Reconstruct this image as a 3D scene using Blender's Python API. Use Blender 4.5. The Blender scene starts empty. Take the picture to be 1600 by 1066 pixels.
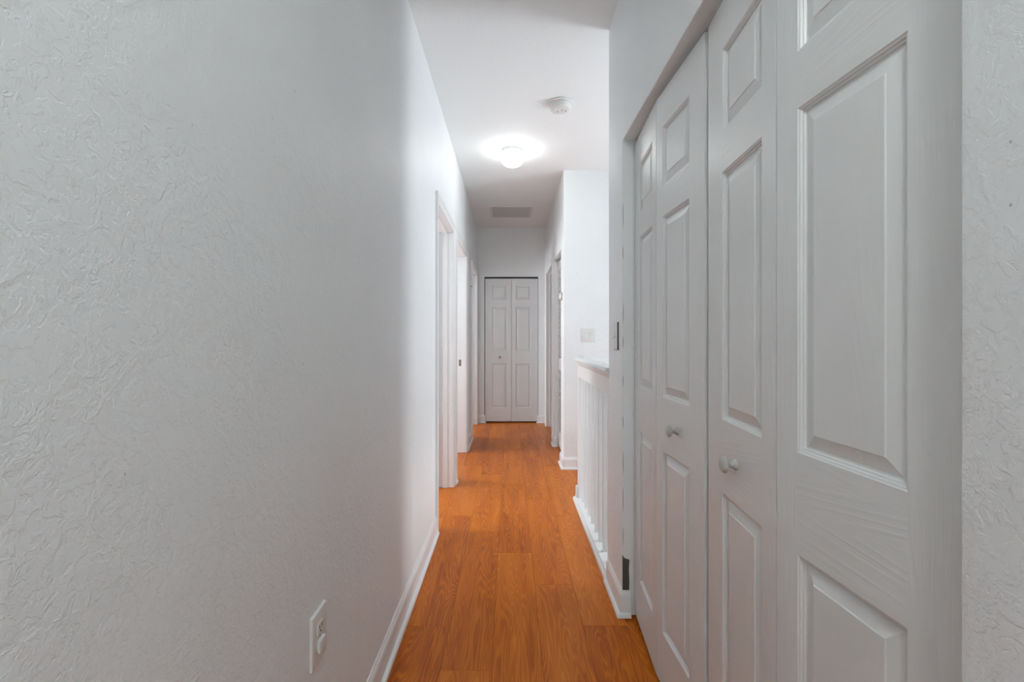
import bpy, bmesh, math, random
from mathutils import Vector, Matrix
random.seed(7)
S = bpy.context.scene
COL = S.collection

# ------------------------------------------------------------------ camera
F = 730.0                                   # focal length in pixels of the 1600 px frame
CAMZ = 1.225
cd = bpy.data.cameras.new('camera'); cam = bpy.data.objects.new('camera', cd); COL.objects.link(cam)
cam.location = (0, 0, CAMZ); cam.rotation_euler = (math.radians(90), 0, 0)
cd.sensor_width = 36; cd.lens = F / 1600 * 36
cd.shift_x = 3 / 1600; cd.shift_y = -8 / 1600
cd.clip_start = 0.02; cd.clip_end = 100
S.camera = cam

# ------------------------------------------------------------------ sky, daylight and added fills, exposure
W = bpy.data.worlds.new('world'); S.world = W; W.use_nodes = True
bg = W.node_tree.nodes['Background']; bg.inputs[0].default_value = (0.72, 0.86, 1, 1); bg.inputs[1].default_value = 1.0
def area(name, loc, rot, sx, sy, energy, col):
    l = bpy.data.lights.new(name, 'AREA'); l.shape = 'RECTANGLE'; l.size = sx; l.size_y = sy
    l.energy = energy; l.color = col
    o = bpy.data.objects.new(name, l); COL.objects.link(o); o.location = loc; o.rotation_euler = rot
    return o
R90 = math.pi / 2
area('daylight_stair_window', (3.22, 2.94, .6), (0, R90, 0), 2.8, .9, 33, (0.93, 0.97, 1))    # outside the tall stairwell window, shining -X
area('rear_fill_light', (0, -5.72, 1.45), (R90, 0, 0), 0.94, 1.7, 10, (0.87, 0.975, 1))      # added fill behind the camera, no window known there, shining +Y
for y in (3.2, 4.6, 5.95): area('room_fill_light', (-3.22, y, 1.5), (0, -R90, 0), 1.2, .9, 38, (0.92, 0.965, 1))  # fill added in the left rooms to brighten the far hall
VS = S.view_settings
VS.view_transform = 'Standard'; VS.look = 'None'; VS.gamma = 1; VS.use_curve_mapping = False
VS.exposure = 1.08
LAMP_STRENGTH = 9.0; FILL_LAMP_STRENGTH = 60.0      # second value: added fill lamp behind the camera, raised for the near walls

# ------------------------------------------------------------------ dimensions (metres)
XL, XR = -0.463, 0.492                      # hall wall faces
ZC = 2.75                                   # ceiling
YE = 6.58                                   # end wall
C0, C1, CT = 0.512, 2.05, 2.083             # closet opening
NIB = 2.33                                  # end of the wall stub after the closet
YW = 4.30                                   # landing wall that faces the camera
RAIL_END = 3.46
XWIN = 3.0                                  # wall with the landing window

# ------------------------------------------------------------------ materials
def newmat(name):
    m = bpy.data.materials.new(name); m.use_nodes = True
    nt = m.node_tree; b = nt.nodes['Principled BSDF']
    return m, nt, b
def N(nt, t, **kw):
    n = nt.nodes.new(t)
    for k, v in kw.items():
        if isinstance(k, str) and hasattr(n, k): setattr(n, k, v)
    return n
def L(nt, a, b): nt.links.new(a, b)
def math_(nt, op, a, b=None, clamp=False):
    n = nt.nodes.new('ShaderNodeMath'); n.operation = op; n.use_clamp = clamp
    for i, v in enumerate((a, b)):
        if v is None: continue
        if isinstance(v, (int, float)): n.inputs[i].default_value = v
        else: L(nt, v, n.inputs[i])
    return n.outputs[0]
def noise(nt, vec, scale, detail=2, rough=.5, dist=0.0):
    n = nt.nodes.new('ShaderNodeTexNoise'); n.inputs['Scale'].default_value = scale
    n.inputs['Detail'].default_value = detail; n.inputs['Roughness'].default_value = rough
    n.inputs['Distortion'].default_value = dist
    if vec is not None: L(nt, vec, n.inputs['Vector'])
    return n.outputs['Fac']
def ramp(nt, fac, stops, interp='LINEAR'):
    n = nt.nodes.new('ShaderNodeValToRGB'); cr = n.color_ramp; cr.interpolation = interp
    while len(cr.elements) < len(stops): cr.elements.new(0.5)
    for e, (p, c) in zip(cr.elements, stops):
        e.position = p; e.color = c if len(c) == 4 else (*c, 1)
    L(nt, fac, n.inputs[0]); return n.outputs[0]
def mapping(nt, scale=(1, 1, 1), loc=(0, 0, 0), src='Object'):
    tc = nt.nodes.new('ShaderNodeTexCoord'); mp = nt.nodes.new('ShaderNodeMapping')
    mp.inputs['Scale'].default_value = scale; mp.inputs['Location'].default_value = loc
    L(nt, tc.outputs[src], mp.inputs[0]); return mp.outputs[0]
def bump(nt, b, h, strength, dist):
    n = nt.nodes.new('ShaderNodeBump'); n.inputs['Strength'].default_value = strength
    n.inputs['Distance'].default_value = dist
    L(nt, h, n.inputs['Height']); L(nt, n.outputs[0], b.inputs['Normal'])

def wall_paint(name, col, knock=1.0, specks=True):
    m, nt, b = newmat(name)
    v = mapping(nt)
    big = ramp(nt, noise(nt, v, 1.6, 2), [(.34, (.35,)*3), (.60, (1,)*3)])      # hand-trowelled coat comes and goes
    a = ramp(nt, noise(nt, v, 24, 5, .62, .7), [(.49, (0,)*3), (.53, (1,)*3)])
    c = ramp(nt, noise(nt, v, 62, 4, .62, .4), [(.47, (0,)*3), (.55, (1,)*3)])
    d = noise(nt, v, 150, 3)
    h = math_(nt, 'ADD', math_(nt, 'MULTIPLY', a, .30), math_(nt, 'MULTIPLY', c, .50))
    h = math_(nt, 'MULTIPLY', h, big)
    h = math_(nt, 'ADD', h, math_(nt, 'MULTIPLY', d, .35))
    bump(nt, b, h, 0.55 * knock, 0.0022)
    tone = ramp(nt, noise(nt, v, 2.3, 3), [(.3, tuple(x * .965 for x in col)), (.7, col)])
    if specks:
        s = ramp(nt, noise(nt, v, 95, 1, .4), [(.81, (0,)*3), (.83, (1,)*3)])
        mx = nt.nodes.new('ShaderNodeMix'); mx.data_type = 'RGBA'
        L(nt, math_(nt, 'MULTIPLY', s, .55), mx.inputs[0]); L(nt, tone, mx.inputs[6]); mx.inputs[7].default_value = (.2, .19, .18, 1)
        tone = mx.outputs[2]
    L(nt, tone, b.inputs['Base Color'])
    b.inputs['Roughness'].default_value = .5; b.inputs['Specular IOR Level'].default_value = .35
    return m
M = {}
M['wall'] = wall_paint('wall_paint', (.870, .892, .902))
def ceiling_paint():
    m, nt, b = newmat('ceiling_paint'); v = mapping(nt)
    a = ramp(nt, noise(nt, v, 42, 4, .6, .4), [(.42, (0,)*3), (.6, (1,)*3)])
    d = noise(nt, v, 130, 2)
    bump(nt, b, math_(nt, 'ADD', math_(nt, 'MULTIPLY', a, .5), math_(nt, 'MULTIPLY', d, .3)), .35, .002)
    b.inputs['Base Color'].default_value = (.885, .915, .922, 1); b.inputs['Roughness'].default_value = .75
    return m
M['ceiling'] = ceiling_paint()

def gloss_paint(name, col, rough=.35, grain=None, gs=1.0, wear=0.0):
    m, nt, b = newmat(name)
    b.inputs['Roughness'].default_value = rough
    v = mapping(nt)
    tone = ramp(nt, noise(nt, v, 6, 4), [(.3, tuple(x * .97 for x in col)), (.7, col)])
    if wear:
        s = ramp(nt, noise(nt, v, 38, 3, .6), [(.70, (0,)*3), (.745, (1,)*3)])
        mx = nt.nodes.new('ShaderNodeMix'); mx.data_type = 'RGBA'
        L(nt, math_(nt, 'MULTIPLY', s, wear), mx.inputs[0]); L(nt, tone, mx.inputs[6]); mx.inputs[7].default_value = (.22, .205, .19, 1)
        tone = mx.outputs[2]
    L(nt, tone, b.inputs['Base Color'])
    if grain:
        # embossed oak grain: contour lines of a stretched noise field
        sc = (7, 7, .75) if grain == 'z' else (.75, 7, 7)
        gv = mapping(nt, sc)
        g = noise(nt, gv, 1.0, 1.5, .45, .25)
        ln = math_(nt, 'SINE', math_(nt, 'MULTIPLY', g, 150.0))
        ln = ramp(nt, math_(nt, 'ADD', math_(nt, 'MULTIPLY', ln, .5), .5), [(.5, (0,)*3), (.95, (1,)*3)])
        sc2 = (260, 260, 9) if grain == 'z' else (9, 260, 260)
        fine = noise(nt, mapping(nt, sc2), 1.0, 1)
        h = math_(nt, 'ADD', math_(nt, 'MULTIPLY', ln, .55), math_(nt, 'MULTIPLY', fine, .7))
        bump(nt, b, h, .30 * gs, .0010)
    else:
        bump(nt, b, noise(nt, v, 60, 2), .12, .001)
    return m
DOORC = (.745, .75, .745)
M['door_z'] = gloss_paint('door_paint_upright_grain', DOORC, .36, 'z')
M['door_x'] = gloss_paint('door_paint_level_grain', DOORC, .36, 'x')
M['trim'] = gloss_paint('trim_paint', (.86, .865, .87), .36, wear=.35)
M['rail'] = gloss_paint('rail_paint', (.80, .80, .795), .34, wear=.15)
M['knob'] = gloss_paint('knob_paint', (.50, .495, .48), .3)
M['plastic'] = gloss_paint('white_plastic', (.80, .80, .79), .35)
M['plastic_warm'] = gloss_paint('ivory_plastic', (.74, .74, .715), .35)
def flat(name, col, rough=.6, metal=0.0):
    m, nt, b = newmat(name); v = mapping(nt)
    L(nt, ramp(nt, noise(nt, v, 40, 2), [(.3, tuple(x * .85 for x in col)), (.7, col)]), b.inputs['Base Color'])
    b.inputs['Roughness'].default_value = rough; b.inputs['Metallic'].default_value = metal
    return m
M['dark'] = flat('dark_recess', (.02, .02, .02))
M['bead'] = flat('bare_corner_bead', (.10, .098, .095), .55, .3)
M['metal'] = flat('dull_metal', (.42, .41, .39), .4, .8)
M['brass'] = flat('aged_metal', (.28, .25, .2), .4, .8)
M['vent_back'] = flat('vent_filter', (.62, .61, .60)); M['vent'] = gloss_paint('vent_enamel', (.80, .785, .77), .45)
def globe(name, strength):
    m, nt, b = newmat(name)
    b.inputs['Base Color'].default_value = (.9, .9, .88, 1)
    b.inputs['Emission Color'].default_value = (.94, .995, .985, 1); b.inputs['Emission Strength'].default_value = strength
    return m
M['globe'] = globe('lit_opal_glass', LAMP_STRENGTH); M['globe_fill'] = globe('fill_lamp_glass', FILL_LAMP_STRENGTH)
def pane():
    m, nt, b = newmat('window_glass'); nt.nodes.remove(b)
    t = nt.nodes.new('ShaderNodeBsdfTransparent'); g = nt.nodes.new('ShaderNodeBsdfGlossy'); g.inputs['Roughness'].default_value = .02
    x = nt.nodes.new('ShaderNodeMixShader'); x.inputs[0].default_value = .06
    L(nt, t.outputs[0], x.inputs[1]); L(nt, g.outputs[0], x.inputs[2]); L(nt, x.outputs[0], nt.nodes['Material Output'].inputs[0])
    return m
M['glass'] = pane()
def wood():
    m, nt, b = newmat('laminate_wood')
    oi = nt.nodes.new('ShaderNodeObjectInfo')
    tc = nt.nodes.new('ShaderNodeTexCoord')
    off = nt.nodes.new('ShaderNodeVectorMath'); off.operation = 'SCALE'; off.inputs[0].default_value = (37, 91, 13)
    L(nt, oi.outputs['Random'], off.inputs['Scale'])
    add = nt.nodes.new('ShaderNodeVectorMath'); add.operation = 'ADD'
    L(nt, tc.outputs['Object'], add.inputs[0]); L(nt, off.outputs[0], add.inputs[1])
    def mp(sc):
        n = nt.nodes.new('ShaderNodeMapping'); n.inputs['Scale'].default_value = sc
        L(nt, add.outputs[0], n.inputs[0]); return n.outputs[0]
    g = noise(nt, mp((10.5, .95, 1)), 1.0, 1.8, .5, .2)
    ln = math_(nt, 'ADD', math_(nt, 'MULTIPLY', math_(nt, 'SINE', math_(nt, 'MULTIPLY', g, 170.0)), .5), .5)
    ln = ramp(nt, ln, [(.35, (0,)*3), (1.0, (1,)*3)])
    fine = noise(nt, mp((300, 10, 1)), 1.0, 2)
    broad = noise(nt, mp((14, 1.5, 1)), 1.0, 4, .6)
    f = math_(nt, 'ADD', math_(nt, 'MULTIPLY', broad, .80), math_(nt, 'MULTIPLY', ln, .20))
    f = math_(nt, 'ADD', f, math_(nt, 'MULTIPLY', fine, .20))
    f = math_(nt, 'ADD', f, math_(nt, 'MULTIPLY', math_(nt, 'SUBTRACT', oi.outputs['Random'], .5), .16))
    c = ramp(nt, f, [(.30, (.33, .068, .005)), (.55, (.55, .138, .010)), (.75, (.64, .182, .016)), (1.0, (.72, .25, .035))])
    L(nt, c, b.inputs['Base Color'])
    b.inputs['Roughness'].default_value = .34; b.inputs['Specular IOR Level'].default_value = .17
    bump(nt, b, math_(nt, 'ADD', math_(nt, 'MULTIPLY', fine, .5), math_(nt, 'MULTIPLY', ln, .2)), .05, .0006)
    return m
M['wood'] = wood()

# ------------------------------------------------------------------ mesh helpers
def link(name, me, parent=None):
    o = bpy.data.objects.new(name, me); COL.objects.link(o)
    if parent is not None:
        o.parent = parent
    return o
def finish(bm, name, mats, parent=None, smooth=False, loc=None):
    bmesh.ops.recalc_face_normals(bm, faces=bm.faces)
    me = bpy.data.meshes.new(name); bm.to_mesh(me); bm.free()
    if not isinstance(mats, (list, tuple)): mats = [mats]
    for m in mats: me.materials.append(m)
    if smooth:
        for p in me.polygons: p.use_smooth = True
        me.set_sharp_from_angle(angle=math.radians(35))
    o = link(name, me, parent)
    if loc is not None: o.location = loc
    return o
def box(bm, x0, x1, y0, y1, z0, z1, bev=0.0, mi=0):
    t = bmesh.new()
    vs = [t.verts.new((x, y, z)) for x in (x0, x1) for y in (y0, y1) for z in (z0, z1)]
    for q in ((0, 1, 3, 2), (4, 6, 7, 5), (0, 4, 5, 1), (2, 3, 7, 6), (0, 2, 6, 4), (1, 5, 7, 3)):
        t.faces.new([vs[i] for i in q])
    bmesh.ops.recalc_face_normals(t, faces=t.faces)
    if bev: bmesh.ops.bevel(t, geom=list(t.edges), offset=bev, segments=2, affect='EDGES', profile=.5)
    for f in t.faces: f.material_index = mi
    me = bpy.data.meshes.new('tmp'); t.to_mesh(me); t.free(); bm.from_mesh(me); bpy.data.meshes.remove(me)
def one_box(name, mat, parent, x0, x1, y0, y1, z0, z1, bev=0.0):
    bm = bmesh.new(); box(bm, x0, x1, y0, y1, z0, z1, bev); return finish(bm, name, mat, parent)
def prism(bm, pts, axis, a, b, bev=0.0, pick=None):
    """pts: 2-D outline; axis x: (y,z), y: (x,z), z: (x,y); extruded from a to b"""
    t = bmesh.new()
    def P(p, h):
        return {'x': (h, p[0], p[1]), 'y': (p[0], h, p[1]), 'z': (p[0], p[1], h)}[axis]
    A = [t.verts.new(P(p, a)) for p in pts]; B = [t.verts.new(P(p, b)) for p in pts]
    n = len(pts)
    t.faces.new(A); t.faces.new(B[::-1])
    for i in range(n): t.faces.new([A[i], B[i], B[(i + 1) % n], A[(i + 1) % n]])
    bmesh.ops.recalc_face_normals(t, faces=t.faces)
    if bev:
        es = [e for e in t.edges if pick is None or pick(e.verts[0].co, e.verts[1].co)]
        if es: bmesh.ops.bevel(t, geom=es, offset=bev, segments=3, affect='EDGES', profile=.5)
    me = bpy.data.meshes.new('tmp'); t.to_mesh(me); t.free(); bm.from_mesh(me); bpy.data.meshes.remove(me)
def lathe(bm, prof, axis='z', center=(0, 0, 0), n=32, mi=0):
    """prof: list of (radius, height along axis)"""
    cx, cy, cz = center; rings = []
    for r, h in prof:
        ring = []
        for k in range(n if r > 1e-6 else 1):
            a = 2 * math.pi * k / n; u, v = r * math.cos(a), r * math.sin(a)
            p = {'z': (cx + u, cy + v, cz + h), 'x': (cx + h, cy + u, cz + v), 'y': (cx + u, cy + h, cz + v)}[axis]
            ring.append(bm.verts.new(p))
        rings.append(ring)
    for A, B in zip(rings, rings[1:]):
        if len(A) == 1 and len(B) == 1: continue
        for k in range(n):
            k2 = (k + 1) % n
            if len(A) == 1: f = [A[0], B[k], B[k2]]
            elif len(B) == 1: f = [A[k], B[0], A[k2]]
            else: f = [A[k], B[k], B[k2], A[k2]]
            bm.faces.new(f).material_index = mi
def sweep(bm, prof, path):
    """prof: list of functions' values already placed: rows of points, one row per path station"""
    rows = [[bm.verts.new(p) for p in row] for row in path]
    n = len(rows[0])
    for A, B in zip(rows, rows[1:]):
        for k in range(n): bm.faces.new([A[k], A[(k + 1) % n], B[(k + 1) % n], B[k]])
    bm.faces.new(rows[0]); bm.faces.new(rows[-1][::-1])
def empty(name, loc=(0, 0, 0), rz=0.0):
    o = bpy.data.objects.new(name, None); COL.objects.link(o); o.location = loc; o.rotation_euler = (0, 0, rz)
    o.empty_display_size = .1
    return o
def tag(o, label, cat=None, group=None, kind=None):
    o['label'] = label
    if cat: o['category'] = cat
    if group: o['group'] = group
    if kind: o['kind'] = kind
    return o
def struct(o, label): return tag(o, label, kind='structure')
def worldchild(o, root):
    """a mesh modelled in world coordinates becomes a child of root without moving"""
    o.parent = root; o.matrix_parent_inverse = Matrix.Translation(root.location).inverted()
    return o

# ================================================================== THE SETTING
# ---- floor: slab with an opening over the stairs, planks on top
bm = bmesh.new()
SX0, SX1, SY0, SY1 = 0.575, 3.0, NIB, RAIL_END - .03           # stair opening
box(bm, -3.2, SX0, -5.7, 7.45, -.14, -.008)
box(bm, SX0, 3.2, -5.7, SY0, -.14, -.008)
box(bm, SX0, 3.2, SY1, 7.45, -.14, -.008)
floor = struct(finish(bm, 'floor', M['wood']), 'orange wood laminate floor running the length of the hallway')
PW, PL = 0.188, 1.21
def plank_mesh(w, l):
    b_ = bmesh.new(); g, c, t = .00035, .0006, .008
    x, y = w / 2 - g, l / 2 - g
    lo = [b_.verts.new((sx * x, sy * y, -t)) for sx, sy in ((-1, -1), (1, -1), (1, 1), (-1, 1))]
    mid = [b_.verts.new((sx * x, sy * y, -c)) for sx, sy in ((-1, -1), (1, -1), (1, 1), (-1, 1))]
    top = [b_.verts.new((sx * (x - c), sy * (y - c), 0)) for sx, sy in ((-1, -1), (1, -1), (1, 1), (-1, 1))]
    b_.faces.new(top)
    for a_, c_ in ((lo, mid), (mid, top)):
        for k in range(4): b_.faces.new([a_[k], a_[(k + 1) % 4], c_[(k + 1) % 4], c_[k]])
    b_.faces.new(lo[::-1])
    bmesh.ops.recalc_face_normals(b_, faces=b_.faces)
    me = bpy.data.meshes.new('plank'); b_.to_mesh(me); b_.free(); me.materials.append(M['wood']); return me
full_plank = plank_mesh(PW, PL)
JOINT = {0: 1.97, 1: 1.71, 2: 2.64, 3: 2.30, 4: 1.974}
for k in range(-6, 14):
    x0 = -.444 + PW * k; x1 = x0 + PW
    j = JOINT.get(k, (k * .47) % PL)
    if k < 0: lim = [(2.5, 6.6)]
    elif k < 5: lim = [(-1.4, 6.66)]
    elif k < 6: lim = [(SY1 + .0, YW + .02), (YW + .1, 6.6)]
    elif x0 < SX1: lim = [(SY1, YW + .02)]
    else: lim = [(SY1, YW + .02)]
    for lo, hi in lim:
        y = j + PL * math.floor((lo - j) / PL)
        while y < hi:
            a, b2 = max(y, lo), min(y + PL, hi)
            if b2 - a > .02:
                me = full_plank if abs(b2 - a - PL) < 1e-6 else plank_mesh(PW, b2 - a)
                o = link('plank', me, floor); o.location = ((x0 + x1) / 2, (a + b2) / 2, 0)
            y += PL
# ---- ceiling
bm = bmesh.new(); box(bm, -3.2, 3.2, -5.7, 7.45, ZC, ZC + .1)
struct(finish(bm, 'ceiling', M['ceiling']), 'white lightly textured ceiling over the hallway')

# ---- door openings along the hall: (clear y0, clear y1, clear top)
D1 = (2.962, 3.772, 2.058)
D2 = (4.005, 4.905, 2.058)
D3 = (5.63, 6.46, 2.058)
D4 = (5.395, 6.31, 2.058)
LV = (4.51, 5.18, 2.062)                    # louvred closet opening
RO = .018
def notched(y0, y1, opens, ro):
    pts = [(y0, 0)]
    for a, b2, t, r in opens: pts += [(a - r, 0), (a - r, t + r), (b2 + r, t + r), (b2 + r, 0)]
    return pts + [(y1, 0), (y1, ZC), (y0, ZC)]
bm = bmesh.new()
prism(bm, notched(-5.5, YE + .12, [(*D1, RO), (*D2, RO), (*D3, RO)], RO), 'x', XL - .12, XL)
wl = struct(finish(bm, 'wall_left', M['wall']), 'long white textured wall on the left with three doorways')
# closet wall and stub
bm = bmesh.new()
pk = lambda a, b: (abs(a.x - XR) < 1e-4 and abs(b.x - XR) < 1e-4 and
                   ((abs(a.y - b.y) < 1e-4 and (abs(a.y - C0) < 1e-3 or abs(a.y - C1) < 1e-3 or abs(a.y - NIB) < 1e-3)) or (abs(a.z - CT) < 1e-3 and abs(b.z - CT) < 1e-3)))
prism(bm, notched(-5.5, NIB, [(C0, C1, CT, 0)], 0), 'x', XR, XR + .115, bev=.005, pick=pk)
wr = struct(finish(bm, 'wall_right', M['wall'], smooth=True), 'white textured wall on the right around the closet doors')
# chipped corner of the closet return with the bare metal bead showing
bm = bmesh.new()
prism(bm, [(XR + .001, .10), (XR + .030, .10), (XR + .031, .15), (XR + .029, .20), (XR + .031, .243), (XR + .018, .247), (XR + .008, .252), (XR + .003, .262), (XR + .001, .262)], 'y', C1 - .0015, C1 + .002)
o = finish(bm, 'bare_corner_patch', M['bead'], wr); o['label'] = 'dark bare patch where plaster has chipped off'
z = .30
while z < 2.0:                                                    # paint worn off along the corner
    h = random.uniform(.05, .16)
    bm = bmesh.new(); prism(bm, [(XR + .0036, z), (XR + .0048, z + h * .3), (XR + .0046, z + h * .8), (XR + .0036, z + h), (XR + .0030, z + h * .5)], 'y', C1 - .0002, C1 + .001)
    finish(bm, 'paint_nick', M['bead'], wr); z += h + random.uniform(.03, .22)
# landing wall (L-shaped in plan) with the corner into the far hall
bm = bmesh.new()
pk = lambda a, b: abs(a.x - XR) < 1e-4 and abs(b.x - XR) < 1e-4 and abs(a.y - b.y) < 1e-4 and abs(a.y - YW) < 1e-3
prism(bm, [(XR, YW), (XWIN + .12, YW), (XWIN + .12, YW + .12), (XR + .115, YW + .12), (XR + .115, LV[0]), (XR, LV[0])], 'z', 0, ZC, bev=.005, pick=pk)
struct(finish(bm, 'wall_landing', M['wall'], smooth=True), 'bright white wall beyond the railing with a double switch')
bm = bmesh.new()
y0 = LV[0]
prism(bm, [(y0, LV[2]), (LV[1], LV[2]), (LV[1], 0), (D4[0] - RO, 0), (D4[0] - RO, D4[2] + RO), (D4[1] + RO, D4[2] + RO), (D4[1] + RO, 0), (YE + .12, 0), (YE + .12, ZC), (y0, ZC)], 'x', XR, XR + .115)
struct(finish(bm, 'wall_right_far', M['wall']), 'white wall at the far right with louvred closet and doorway')
# end wall with its closet opening
EX0, EX1, ET = -.362, .397, 2.058
bm = bmesh.new()
prism(bm, [(XL, 0), (EX0, 0), (EX0, ET), (EX1, ET), (EX1, 0), (XR, 0), (XR, ZC), (XL, ZC)], 'y', YE, YE + .1)
struct(finish(bm, 'wall_end', M['wall']), 'white end wall of the hallway above the small bifold door')
# closet shells and side rooms (what shows through gaps and doorways)
bm = bmesh.new()
box(bm, XR + .115, 1.25, C0 - .12, C0 - .04, 0, ZC); box(bm, 1.17, 1.25, C0 - .04, NIB - .1, 0, ZC)
box(bm, XR + .115, XWIN + .12, NIB - .1, NIB, -1.5, ZC)
struct(finish(bm, 'wall_closet', M['wall']), 'plain inner walls of the hall closet')
bm = bmesh.new()
box(bm, -.6, .7, YE + .7, YE + .76, 0, ZC); box(bm, -.62, -.56, YE + .1, YE + .7, 0, ZC); box(bm, .64, .7, YE + .1, YE + .7, 0, ZC)
struct(finish(bm, 'wall_end_closet', M['wall']), 'plain inner walls of the end closet')
bm = bmesh.new()
box(bm, -3.1, -3.0, 2.4, 6.7, 0, .9); box(bm, -3.1, -3.0, 2.4, 6.7, 2.1, ZC)
for a, b2 in ((2.4, 2.75), (3.65, 4.15), (5.05, 5.5), (6.4, 6.7)): box(bm, -3.1, -3.0, a, b2, .9, 2.1)
for y in (2.45, 3.875, 5.25, 6.58): box(bm, -3.0, XL - .12, y, y + .07, 0, ZC)
struct(finish(bm, 'wall_rooms_left', M['wall']), 'white walls of the rooms behind the left doorways')
bm = bmesh.new()
box(bm, 3.0, 3.1, YW + .12, 6.7, 0, ZC); box(bm, XR + .115, 3.0, 5.245, 5.3, 0, ZC); box(bm, XR + .115, 3.0, 6.6, 6.68, 0, ZC); box(bm, 1.2, 1.26, YW + .12, 5.245, 0, ZC)
struct(finish(bm, 'wall_rooms_right', M['wall']), 'white walls of the room behind the right doorway')
# stairwell sides below floor level
bm = bmesh.new()
box(bm, SX0 - .08, SX0, SY0, SY1 + .08, -1.5, -.14); box(bm, SX0, SX1, SY1, SY1 + .08, -1.5, -.14);
box(bm, SX0 - .08, SX1 + .12, SY0, SY1 + .08, -1.58, -1.5)
struct(finish(bm, 'wall_stairwell', M['wall']), 'white sides of the stairwell below the railing')
# window wall on the landing
WY0, WY1, WZ0, WZ1 = 2.48, 3.40, -.8, 2.0
bm = bmesh.new()
x0, x1 = XWIN, XWIN + .12
box(bm, x0, x1, NIB, WY0, -1.5, ZC); box(bm, x0, x1, WY1, YW, -1.5, ZC); box(bm, x0, x1, WY0, WY1, -1.5, WZ0); box(bm, x0, x1, WY0, WY1, WZ1, ZC)
struct(finish(bm, 'wall_window', M['wall']), 'white wall with the landing window, right of the railing')
def window(name, label, axis, at, a0, a1, z0, z1):
    w = empty(name, (at, a0, z0) if axis == 'x' else (a0, at, z0)); struct(w, label)
    def bx(nm, mat, u0, u1, d0, d1, q0, q1):
        bm = bmesh.new()
        if axis == 'x': box(bm, at + d0, at + d1, u0, u1, q0, q1)
        else: box(bm, u0, u1, at + d0, at + d1, q0, q1)
        worldchild(finish(bm, nm, mat), w)
    f = .05
    bx('window_frame', M['trim'], a0, a0 + f, .03, .09, z0, z1); bx('window_frame', M['trim'], a1 - f, a1, .03, .09, z0, z1)
    bx('window_frame', M['trim'], a0 + f, a1 - f, .03, .09, z0, z0 + f); bx('window_frame', M['trim'], a0 + f, a1 - f, .03, .09, z1 - f, z1)
    zm = (z0 + z1) / 2
    bx('meeting_rail', M['trim'], a0 + f, a1 - f, .035, .085, zm - .02, zm + .02)
    bx('pane', M['glass'], a0 + f, a1 - f, .058, .062, z0 + f, zm - .02); bx('pane', M['glass'], a0 + f, a1 - f, .058, .062, zm + .02, z1 - f)
window('window_1', 'tall white sash window over the stairwell beyond the railing', 'x', XWIN, WY0, WY1, WZ0, WZ1)
for nm, lab, a, b2 in (('window_2', 'first', 2.75, 3.65), ('window_3', 'second', 4.15, 5.05), ('window_4', 'third', 5.5, 6.4)):  # unseen windows added so the left rooms feed light to the far hall
    window(nm, 'added unseen white sash window in the %s room on the left' % lab, 'x', -3.1, a, b2, .9, 2.1)
# unseen hall end, with an opening added for the rear fill
bm = bmesh.new(); y1 = -5.5; y0 = y1 - .12
box(bm, XL - .12, XR + .115, y0, y1, 0, .6); box(bm, XL - .12, XR + .115, y0, y1, 2.3, ZC)
struct(finish(bm, 'wall_back', M['wall']), 'white wall around the added light opening behind the viewer')

# ---- baseboards with shoe moulding
BP = [(0, 0), (.013, 0), (.013, .085), (.0105, .096), (.006, .104), (.005, .110), (0, .110)]
SP = [(.013, 0), (.027, 0), (.0268, .006), (.024, .0125), (.019, .0165), (.013, .018)]
def base(name, pts, label, shoe=True):
    """pts: plan polyline; the moulding grows to the left of the travel direction; mitred"""
    P = [Vector(p) for p in pts]; nrm = []
    for a, b2 in zip(P, P[1:]):
        d = (b2 - a).normalized(); nrm.append(Vector((-d.y, d.x)))
    def station(i, prof):
        if i == 0: m = nrm[0]
        elif i == len(P) - 1: m = nrm[-1]
        else:
            m = nrm[i - 1] + nrm[i]; m = m / (m.dot(nrm[i]))
        return [(P[i].x + m.x * u, P[i].y + m.y * u, z) for u, z in prof]
    bm = bmesh.new(); sweep(bm, None, [station(i, BP) for i in range(len(P))])
    o = struct(finish(bm, name, M['trim']), label)
    if shoe:
        bm = bmesh.new(); sweep(bm, None, [station(i, SP) for i in range(len(P))])
        finish(bm, 'shoe_moulding', M['trim'], o)
    return o
CW = .063                                   # casing width
base('baseboard_left', [(XL, 2.962 - .005 - CW), (XL, -5.4)], 'white baseboard along the near left wall')
base('baseboard_left', [(XL, D2[0] - .005 - CW), (XL, D1[1] + .005 + CW)], 'short white baseboard stub between the first two left doorways')
base('baseboard_left', [(XL, D3[0] - .005 - CW), (XL, D2[1] + .005 + CW)], 'white baseboard on the left between second and third doorways')
base('baseboard_right', [(XR + .034, C1), (XR, C1), (XR, NIB)], 'white baseboard on the wall stub between closet and railing')
base('baseboard_right', [(XR, -5.4), (XR, C0)], 'white baseboard on the near right wall beside the closet')
base('baseboard_landing', [(XWIN, YW), (XR, YW), (XR, LV[0]), (XR + .034, LV[0])], 'white baseboard wrapping the corner beyond the railing')
base('baseboard_right', [(XR + .034, LV[1]), (XR, LV[1]), (XR, D4[0] - .005 - CW)][::1], 'short white baseboard stub between louvred closet and far right doorway')
base('baseboard_end', [(EX0, YE + .02), (EX0, YE), (XL, YE)], 'white baseboard stub left of the small bifold door')
base('baseboard_end', [(XR, YE), (EX1, YE), (EX1, YE + .02)], 'white baseboard stub right of the small bifold door')

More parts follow.
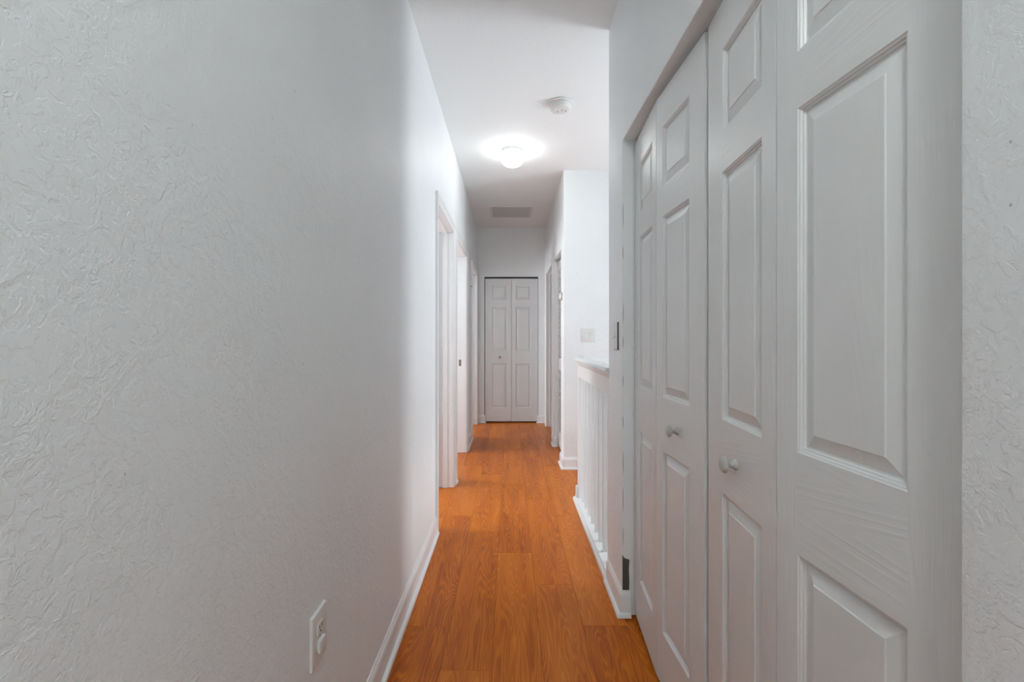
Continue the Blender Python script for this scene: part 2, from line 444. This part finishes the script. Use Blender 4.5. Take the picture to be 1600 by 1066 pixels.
# ---- door frames
CP = [(0, 0), (0, .009), (.006, .0115), (.022, .0125), (.044, .0145), (.050, .0185), (.060, .0190), (CW, .0165), (CW, 0)]
def frame(name, label, side, D, depth=.12, stops=True):
    y0, y1, zt = D
    X = XL if side < 0 else XR
    out = 1 if side < 0 else -1             # direction into the hall
    def xx(t): return X + out * t
    r = empty(name, (X, y0, 0)); struct(r, label)
    def bx(nm, t0, t1, a, b2, z0, z1, mat=M['trim'], bev=.0015):
        bm = bmesh.new(); u, v = sorted((xx(t0), xx(t1))); box(bm, u, v, a, b2, z0, z1, bev)
        return worldchild(finish(bm, nm, mat), r)
    bx('jamb', -depth, 0, y0 - RO, y0, 0, zt + RO); bx('jamb', -depth, 0, y1, y1 + RO, 0, zt + RO)
    bx('head_jamb', -depth, 0, y0, y1, zt, zt + RO)
    if stops:
        s0, s1 = -.078, -.043
        bx('door_stop', s0, s1, y0, y0 + .011, 0, zt); bx('door_stop', s0, s1, y1 - .011, y1, 0, zt)
        bx('door_stop', s0, s1, y0 + .011, y1 - .011, zt - .011, zt)
    e = .005
    st = lambda f: [(xx(t), *f(u)) for u, t in CP]
    A = st(lambda u: (y0 - e - u, 0)); B = st(lambda u: (y0 - e - u, zt + e + u))
    Cc = st(lambda u: (y1 + e + u, zt + e + u)); Dd = st(lambda u: (y1 + e + u, 0))
    for nm, rows in (('casing_leg', (A, B)), ('casing_head', (B, Cc)), ('casing_leg', (Cc, Dd))):
        bm = bmesh.new(); sweep(bm, None, rows); worldchild(finish(bm, nm, M['trim']), r)
    # inner-room casing
    return r, bx
f1, bx1 = frame('trim_1', 'white moulded frame of the first doorway on the left', -1, D1)
f2, bx2 = frame('trim_2', 'white moulded frame of the second doorway on the left', -1, D2, stops=False)
f3, bx3 = frame('trim_3', 'white moulded frame of the last doorway on the left', -1, D3)
f4, bx4 = frame('trim_4', 'white moulded frame of the doorway at the far right', 1, D4)
bx2('strike_plate', -.075, -.050, D2[1] - .0012, D2[1], .91, .975, M['brass'], 0)
# open door slab of the first doorway, swung into the room against its far jamb
dr = empty('door_5', (XL - .125, D1[1] - .002, 0)); struct(dr, 'white door standing open inside the first left doorway')
o = one_box('slab', M['door_z'], None, XL - .125 - .77, XL - .125, D1[1] - .038, D1[1] - .003, .012, 2.045, .002); worldchild(o, dr)
for z in (.28, 1.06, 1.80):
    o = one_box('hinge', M['metal'], None, XL - .125, XL - .117, D1[1] - .014, D1[1] - .003, z, z + .09, .002); worldchild(o, dr)

# ================================================================== BIFOLD DOORS
PZ = [(.205, .832), (1.015, 1.635), (1.737, 1.942)]
PROF = [(0, 0), (.0022, .0022), (.0040, .0024), (.0062, .0058), (.0085, .0062), (.0105, .0098), (.0135, .0100), (.0360, .0035), (.0375, .0018), (.0390, .0016)]
def panel_mesh(w, h, t):
    """moulded raised panel; front at y = 0 facing -y; centred in x and z"""
    bm = bmesh.new(); rings = []
    for ins, dep in PROF:
        x, z = w / 2 - ins, h / 2 - ins
        rings.append([bm.verts.new((sx * x, dep, sz * z)) for sx, sz in ((-1, -1), (1, -1), (1, 1), (-1, 1))])
    for A, B in zip(rings, rings[1:]):
        for k in range(4): bm.faces.new([A[k], A[(k + 1) % 4], B[(k + 1) % 4], B[k]])
    bm.faces.new(rings[-1])
    bk = [bm.verts.new((sx * w / 2, t, sz * h / 2)) for sx, sz in ((-1, -1), (1, -1), (1, 1), (-1, 1))]
    for k in range(4): bm.faces.new([bk[k], bk[(k + 1) % 4], rings[0][(k + 1) % 4], rings[0][k]])
    bm.faces.new(bk[::-1])
    bmesh.ops.recalc_face_normals(bm, faces=bm.faces)
    me = bpy.data.meshes.new('panel'); bm.to_mesh(me); bm.free(); me.materials.append(M['door_z']); return me
def knob(parent, x, z, mat, r=.0195, L_=.036):
    bm = bmesh.new(); k = r / .0195
    prof = [(0, 0), (.0125 * k, 0), (.0128 * k, -.003), (.0110 * k, -.006), (.0075 * k, -.010), (.0070 * k, -.017), (.0100 * k, -.0205), (.0165 * k, -.0225), (.0192 * k, -.0255), (.0195 * k, -.028), (.0175 * k, -.0315), (.0120 * k, -.0345), (.0050 * k, -.0360), (0, -.0363)]
    lathe(bm, prof, 'y', (x, 0, z), 28); o = finish(bm, 'knob', mat, parent, smooth=True); o['label'] = 'small round mushroom knob'
    return o
T = .035
def leaf(parent, loc, ang, w, z0, z1, lead_left, dz=0.0, knob_at=None, knob_mat=None, mesh_cache={}):
    """leaf runs along local +x from its location, front faces local -y; lead_left: the wide stile is at x = 0"""
    sw, sn = w * .27, w * .155
    a, b2 = (sw, w - sn) if lead_left else (sn, w - sw)
    bm = bmesh.new()
    box(bm, 0, a, 0, T, z0, z1, 0, 0); box(bm, b2, w, 0, T, z0, z1, 0, 0)
    zs = [z0] + [q for p in PZ for q in (p[0] + dz, p[1] + dz)] + [z1]
    for i in range(0, len(zs), 2): box(bm, a, b2, 0, T, zs[i], zs[i + 1], 0, 1)
    o = finish(bm, 'leaf', [M['door_z'], M['door_x']], parent)
    o.location = loc; o.rotation_euler = (0, 0, ang)
    for p0, p1 in PZ:
        key = (round(b2 - a, 4), round(p1 - p0, 4))
        if key not in mesh_cache: mesh_cache[key] = panel_mesh(b2 - a, p1 - p0, T * .8)
        q = link('panel', mesh_cache[key], o); q.location = ((a + b2) / 2, 0, (p0 + p1) / 2 + dz)
    if knob_at is not None: knob(o, w * knob_at, .925 + dz, knob_mat or M['knob'])
    return o
def leaf_between(root, A, B, z0, z1, lead_first, **kw):
    """leaf whose front edge line runs from plan point A to B (viewed from the front A is at the left)"""
    A, B = Vector(A), Vector(B); d = B - A
    return leaf(root, (A.x - root.location.x, A.y - root.location.y, 0), math.atan2(d.y, d.x), d.length, z0, z1, lead_first, **kw)
# hall closet, far pair: jamb, knuckle and meeting edge (seen from the hall, left is the far jamb)
r = empty('door_1', (.545, 2.043, 0)); struct(r, 'far pair of white six-panel bifold closet doors on the right')
leaf_between(r, (.545, 2.042), (.5205, 1.6665), .02, 2.062, True)
leaf_between(r, (.5205, 1.6625), (.536, 1.2865), .02, 2.062, False, knob_at=.5)
r = empty('door_2', (.545, .524, 0)); struct(r, 'nearest pair of white six-panel bifold closet doors on the right')
leaf_between(r, (.538, 1.2680), (.514, .9045), .02, 2.062, True, knob_at=.5)
leaf_between(r, (.514, .9005), (.540, .525), .02, 2.062, False)
# track in the closet head
o = struct(one_box('trim_5', M['metal'], None, .548, .575, C0 + .01, C1 - .01, CT - .016, CT, 0), 'thin metal track above the closet doors')
# end closet
r = empty('door_3', ((EX0 + EX1) / 2, YE + .02, 0)); struct(r, 'small white six-panel bifold door at the end of the hall')
xm = (EX0 + EX1) / 2 + .002
leaf_between(r, (EX0 + .009, YE + .022), (xm - .002, YE + .015), .018, 2.034, True, knob_at=.56, knob_mat=M['metal'])
leaf_between(r, (xm + .002, YE + .015), (EX1 - .004, YE + .022), .018, 2.034, False)
o = struct(one_box('trim_6', M['dark'], None, EX0 + .005, EX1 - .005, YE + .04, YE + .07, ET - .014, ET, 0), 'dark track above the small bifold door')

# louvred bifold closet door on the right
r = empty('door_4', (.535, LV[1], 0)); struct(r, 'white louvred bifold closet door at the far right')
lw = .329
slat = bmesh.new(); sw = .042; box(slat, sw, lw - sw, -.016, .016, -.003, .003)
bmesh.ops.rotate(slat, verts=slat.verts, cent=(0, 0, 0), matrix=Matrix.Rotation(math.radians(-38), 3, 'X'))
bmesh.ops.translate(slat, verts=slat.verts, vec=(0, .014, 0))
sm = bpy.data.meshes.new('slat'); slat.to_mesh(sm); slat.free(); sm.materials.append(M['rail'])
for i in range(2):
    bm = bmesh.new()
    for a, b2, q0, q1 in ((0, sw, .02, 2.035), (lw - sw, lw, .02, 2.035), (sw, lw - sw, .02, .19), (sw, lw - sw, .86, .985), (sw, lw - sw, 1.945, 2.035)): box(bm, a, b2, 0, .028, q0, q1)
    o = finish(bm, 'leaf', M['rail'], r); o.rotation_euler = (0, 0, -R90); o.location = (0, -.004 - i * (lw + .003), 0)
    z = .20
    while z < 1.94:
        if not .85 < z < .995:
            q = link('slat', sm, o); q.location = (0, 0, z)
        z += .028

# ================================================================== THINGS
# ---- railing
RT = 1.065
rr = empty('stair_railing', (.525, RAIL_END, 0)); tag(rr, 'white painted stair railing with square balusters, newel post and moulded cap', 'railing')
def rbox(nm, *a, bev=.002, mat=M['rail'], par=rr):
    o = one_box(nm, mat, None, *a, bev); return worldchild(o, rr)
NX0, NX1, NY0, NY1 = .503, .548, RAIL_END - .02, RAIL_END + .025
bm = bmesh.new(); box(bm, NX0, NX1, NY0, NY1, .03, RT + .012, .003); box(bm, NX0 + .004, NX1 - .004, NY0 + .004, NY1 - .004, RT + .01, RT + .018, .002)
worldchild(finish(bm, 'newel_post', M['rail']), rr)
bm = bmesh.new(); box(bm, NX0 - .014, NX0, NY0 + .006, NY1 + .012, .018, .112, .004); box(bm, NX0 - .014, NX1, NY1, NY1 + .013, .018, .112, .004)
worldchild(finish(bm, 'newel_base_trim', M['rail']), rr)
# cap, moulding and fascia swept along the hall side
CAP = [(.474, RT - .016), (.477, RT - .006), (.484, RT), (.566, RT), (.573, RT - .006), (.576, RT - .016), (.572, RT - .026), (.478, RT - .026)]
MOU = [(.489, RT - .026), (.489, RT - .034), (.493, RT - .042), (.500, RT - .050), (.503, RT - .056), (.503, RT - .060), (.547, RT - .060), (.558, RT - .042), (.560, RT - .026)]
FAS = [(.505, RT - .060), (.505, .922), (.543, .922), (.543, RT - .060)]
for nm, pr in (('rail_cap', CAP), ('cap_moulding', MOU), ('fascia', FAS)):
    bm = bmesh.new(); prism(bm, pr, 'y', NIB, NY0 if nm != 'rail_cap' else NY0); worldchild(finish(bm, nm, M['rail']), rr)
    # the same profile turns the corner at the newel and guards the head of the stairs
    bm = bmesh.new(); prism(bm, [(p[0] - .5255 + RAIL_END + .0025, p[1]) for p in pr], 'x', NX1, SX1); worldchild(finish(bm, nm, M['rail']), rr)
# dark paint-worn joint where cap meets the wall
bm = bmesh.new(); box(bm, .497, .5075, NIB, NIB + .0015, .915, RT - .06); worldchild(finish(bm, 'open_joint', M['bead']), rr)
bm = bmesh.new(); box(bm, .486, .575, NIB, NY1 + .012, 0, .03, .003); worldchild(finish(bm, 'base_plate', M['rail']), rr)
bm = bmesh.new(); box(bm, .575, SX1, SY1 + .0, NY1 + .012, 0, .03, .003); worldchild(finish(bm, 'base_plate', M['rail']), rr)
bm = bmesh.new(); prism(bm, [(.486, 0), (.470, 0), (.4705, .008), (.474, .016), (.480, .021), (.486, .022)], 'y', NIB - .03, NY1 + .026); worldchild(finish(bm, 'shoe_moulding', M['rail']), rr)
bal = bmesh.new(); box(bal, -.0115, .0115, -.0115, .0115, .03, .922, .0015)
bmw = bpy.data.meshes.new('baluster'); bal.to_mesh(bmw); bal.free(); bmw.materials.append(M['rail'])
y = NY0 - .062 - .0155
while y > NIB + .03:
    o = link('baluster', bmw, rr); o.location = (.527 - rr.location.x, y - RAIL_END, 0); y -= .128
x = NX1 + .11
while x < SX1 - .02:
    o = link('baluster', bmw, rr); o.location = (x - rr.location.x, .0025, 0); x += .128

# ---- ceiling lamps: the one in view and an added fill copy behind the camera
def ceiling_lamp(lx, ly, label, gm):
    lamp = empty('ceiling_lamp', (lx, ly, ZC)); tag(lamp, label, 'ceiling lamp', 'hall ceiling lamps')
    bm = bmesh.new(); lathe(bm, [(0, 0), (.080, 0), (.083, -.004), (.083, -.012), (.080, -.017), (.083, -.024), (.087, -.033), (.086, -.037), (0, -.037)], 'z', (0, 0, 0), 48)
    finish(bm, 'lamp_base', M['plastic'], lamp, smooth=True)
    bm = bmesh.new(); lathe(bm, [(.070, -.036), (.076, -.041), (.085, -.050), (.0905, -.062), (.0925, -.075), (.090, -.090), (.081, -.106), (.065, -.119), (.045, -.128), (.022, -.133), (0, -.134)], 'z', (0, 0, 0), 48)
    finish(bm, 'globe', gm, lamp, smooth=True)
    for k in range(3):
        a = math.radians(-25 + 120 * k); bm = bmesh.new(); lathe(bm, [(0, .0), (.0035, 0), (.0045, .006), (.003, .011), (0, .012)], 'x', (0, 0, 0), 10)
        o = finish(bm, 'thumb_screw', M['metal'], lamp, smooth=True); o.location = (.080 * math.cos(a), .080 * math.sin(a), -.027); o.rotation_euler = (0, 0, a)
ceiling_lamp(.018, 3.84, 'lit white mushroom ceiling lamp on a low round base in the hall', M['globe'])
ceiling_lamp(.018, -.6, 'added unseen fill lamp behind the viewer, copy of the hall ceiling lamp', M['globe_fill'])  # added out of view to light the near walls and closet doors
# ---- smoke detector
sd = empty('smoke_detector', (.331, 3.06, ZC)); tag(sd, 'round white smoke detector on the ceiling near the lamp', 'smoke detector')
bm = bmesh.new(); lathe(bm, [(0, 0), (.080, 0), (.083, -.003), (.083, -.008), (.078, -.011), (0, -.011)], 'z', (0, 0, 0), 48); finish(bm, 'mounting_plate', M['plastic'], sd, smooth=True)
bm = bmesh.new(); lathe(bm, [(0, -.011), (.066, -.011), (.070, -.014), (.0705, -.022), (.066, -.0245), (.066, -.028), (.0695, -.0305), (.069, -.040), (.062, -.047), (.050, -.050), (0, -.051)], 'z', (0, 0, 0), 48); finish(bm, 'body', M['plastic'], sd, smooth=True)
for x, y in ((-.018, .012), (.008, -.008), (.033, .004)):
    bm = bmesh.new(); lathe(bm, [(0, 0), (.0045, 0), (.0045, -.002), (0, -.002)], 'z', (0, 0, 0), 12); o = finish(bm, 'sounder_hole', M['bead'], sd); o.location = (x, y, -.0495)
# ---- return-air grille
vx0, vx1, vy0, vy1 = -.243, .268, 5.48, 6.00
vt = empty('ceiling_vent', ((vx0 + vx1) / 2, (vy0 + vy1) / 2, ZC)); tag(vt, 'square louvred return-air vent in the far ceiling', 'vent')
hw, hd, fr = (vx1 - vx0) / 2, (vy1 - vy0) / 2, .028
for a in ((-hw, hw, -hd, -hd + fr), (-hw, hw, hd - fr, hd), (-hw, -hw + fr, -hd + fr, hd - fr), (hw - fr, hw, -hd + fr, hd - fr)):
    one_box('frame', M['vent'], vt, *a, -.009, 0, .0015)
one_box('backing', M['vent_back'], vt, -hw + fr, hw - fr, -hd + fr, hd - fr, -.0015, 0)
sb = bmesh.new(); box(sb, -hw + fr, hw - fr, -.0095, .0095, -.0009, .0009)
bmesh.ops.rotate(sb, verts=sb.verts, cent=(0, 0, 0), matrix=Matrix.Rotation(math.radians(9), 3, 'X'))
vm = bpy.data.meshes.new('slat'); sb.to_mesh(vm); sb.free(); vm.materials.append(M['vent'])
n = 25
for k in range(n):
    o = link('slat', vm, vt); o.location = (0, -hd + fr + .01 + (2 * hd - 2 * fr - .02) * k / (n - 1), -.006)
# ---- outlet on the left wall
def wall_thing(name, label, cat, loc, face):
    """local +y points out of the wall; face: '+x', '-x', '-y'"""
    e = empty(name, loc, {'+x': -R90, '-x': R90, '-y': math.pi}[face]); return tag(e, label, cat)
def plate(par, w, h, t=.006):
    bm = bmesh.new()
    prism(bm, [(-w / 2, -h / 2), (w / 2, -h / 2), (w / 2, h / 2), (-w / 2, h / 2)], 'y', 0, t, bev=.0022, pick=lambda a, b: a.y > t - 1e-4 and b.y > t - 1e-4)
    return finish(bm, 'cover_plate', M['plastic_warm'], par, smooth=True)
ot = wall_thing('power_outlet', 'white double power outlet low on the left wall', 'outlet', (XL, 1.12, .507), '+x')
plate(ot, .082, .124, .007)
def recept(par, z, plug):
    bm = bmesh.new(); pts = []
    for k in range(24):
        a = 2 * math.pi * k / 24; pts.append((max(-.0175, min(.0175, .019 * math.cos(a))), z + max(-.0142, min(.0142, .019 * math.sin(a)))))
    prism(bm, pts, 'y', .006, .0095); o = finish(bm, 'receptacle', M['plastic_warm'], par)
    if plug:
        bm = bmesh.new(); prism(bm, [(-.0165, z - .0135), (.0165, z - .0135), (.0165, z + .0135), (-.0165, z + .0135)], 'y', .0095, .015, bev=.003, pick=lambda a, b: a.y > .0149 and b.y > .0149)
        finish(bm, 'safety_cap', M['plastic'], o, smooth=True)
    else:
        for x, h in ((-.0064, .008), (.0064, .0065)): one_box('slot', M['dark'], o, x - .0012, x + .0012, .0085, .0099, z + .002 - h / 2 + .002, z + .002 + h / 2 + .002)
        bm = bmesh.new(); lathe(bm, [(0, 0), (.0025, 0), (.0025, .0005), (0, .0005)], 'y', (0, .0095, z - .0075), 12); finish(bm, 'earth_hole', M['dark'], o)
recept(ot, .0195, False); recept(ot, -.0195, True)
bm = bmesh.new(); lathe(bm, [(0, .0085), (.003, .008), (.0034, .007)], 'y', (0, 0, 0), 12); finish(bm, 'screw', M['metal'], ot, smooth=True)
# ---- switches
def toggle(par, x, up):
    o = one_box('toggle_surround', M['plastic_warm'], par, x - .006, x + .006, .005, .0085, -.0125, .0125, .001)
    bm = bmesh.new(); s = 1 if up else -1
    prism(bm, [(.006, -.006 * s), (.006, .006 * s), (.020, .0125 * s), (.021, .0065 * s)], 'x', x - .0042, x + .0042, bev=.001); finish(bm, 'toggle', M['plastic'], o)
    for z in (-.03, .03):
        bm = bmesh.new(); lathe(bm, [(0, .0075), (.003, .007), (.0034, .006)], 'y', (x, 0, z), 12); finish(bm, 'screw', M['metal'], par, smooth=True)
sw2 = wall_thing('light_switch', 'white double switch on the bright wall beyond the railing', 'light switch', (.717, YW, 1.232), '-y')
plate(sw2, .128, .122)
def rocker(par, x, up):
    o = one_box('rocker_surround', M['plastic'], par, x - .0175, x + .0175, .0055, .0075, -.034, .034, .0008)
    s = 1 if up else -1
    bm = bmesh.new(); prism(bm, [(.006, -.031 * s), (.0085, -.031 * s), (.0078, 0), (.0125, .031 * s), (.006, .031 * s)], 'x', x - .0155, x + .0155, bev=.0008); finish(bm, 'rocker', M['plastic_warm'], o)
rocker(sw2, -.023, True); rocker(sw2, .023, False)
sw1 = wall_thing('light_switch', 'white single switch beside the closet on the right', 'light switch', (XR, 2.155, 1.225), '-x')
sw1.rotation_euler = (0, 0, R90)
plate(sw1, .078, .126, .0075); toggle(sw1, 0, False)
one_box('plate_gap', M['bead'], sw1, -.0400, -.0388, 0, .0068, -.063, .063)
one_box('plate_gap', M['bead'], sw1, -.0388, .030, 0, .0060, -.0642, -.063)
# ---- little white fittings high on the walls
sn = wall_thing('wall_sensor', 'small white sensor box high on the left wall before the last doorway', 'sensor', (XL, 5.46, 1.853), '+x')
bm = bmesh.new(); prism(bm, [(-.03, -.043), (.03, -.043), (.03, .043), (-.03, .043)], 'y', 0, .026, bev=.006, pick=lambda a, b: a.y > .025 and b.y > .025); finish(bm, 'case', M['plastic'], sn, smooth=True)
one_box('end_cap', M['metal'], sn, -.024, .024, .002, .020, -.052, -.043, .002); one_box('end_cap', M['metal'], sn, -.024, .024, .002, .018, .043, .050, .002)
dm = wall_thing('wall_button', 'small white domed fitting on the corner strip beside the louvred closet', 'fitting', (XR, 4.42, 1.60), '-x')
bm = bmesh.new(); lathe(bm, [(0, 0), (.038, 0), (.038, .006), (.034, .010), (0, .010)], 'y', (0, 0, 0), 28); finish(bm, 'back_plate', M['metal'], dm, smooth=True)
bm = bmesh.new(); lathe(bm, [(.033, .008), (.034, .012), (.031, .020), (.022, .026), (.010, .0285), (0, .029)], 'y', (0, 0, 0), 28); finish(bm, 'dome', M['plastic'], dm, smooth=True)
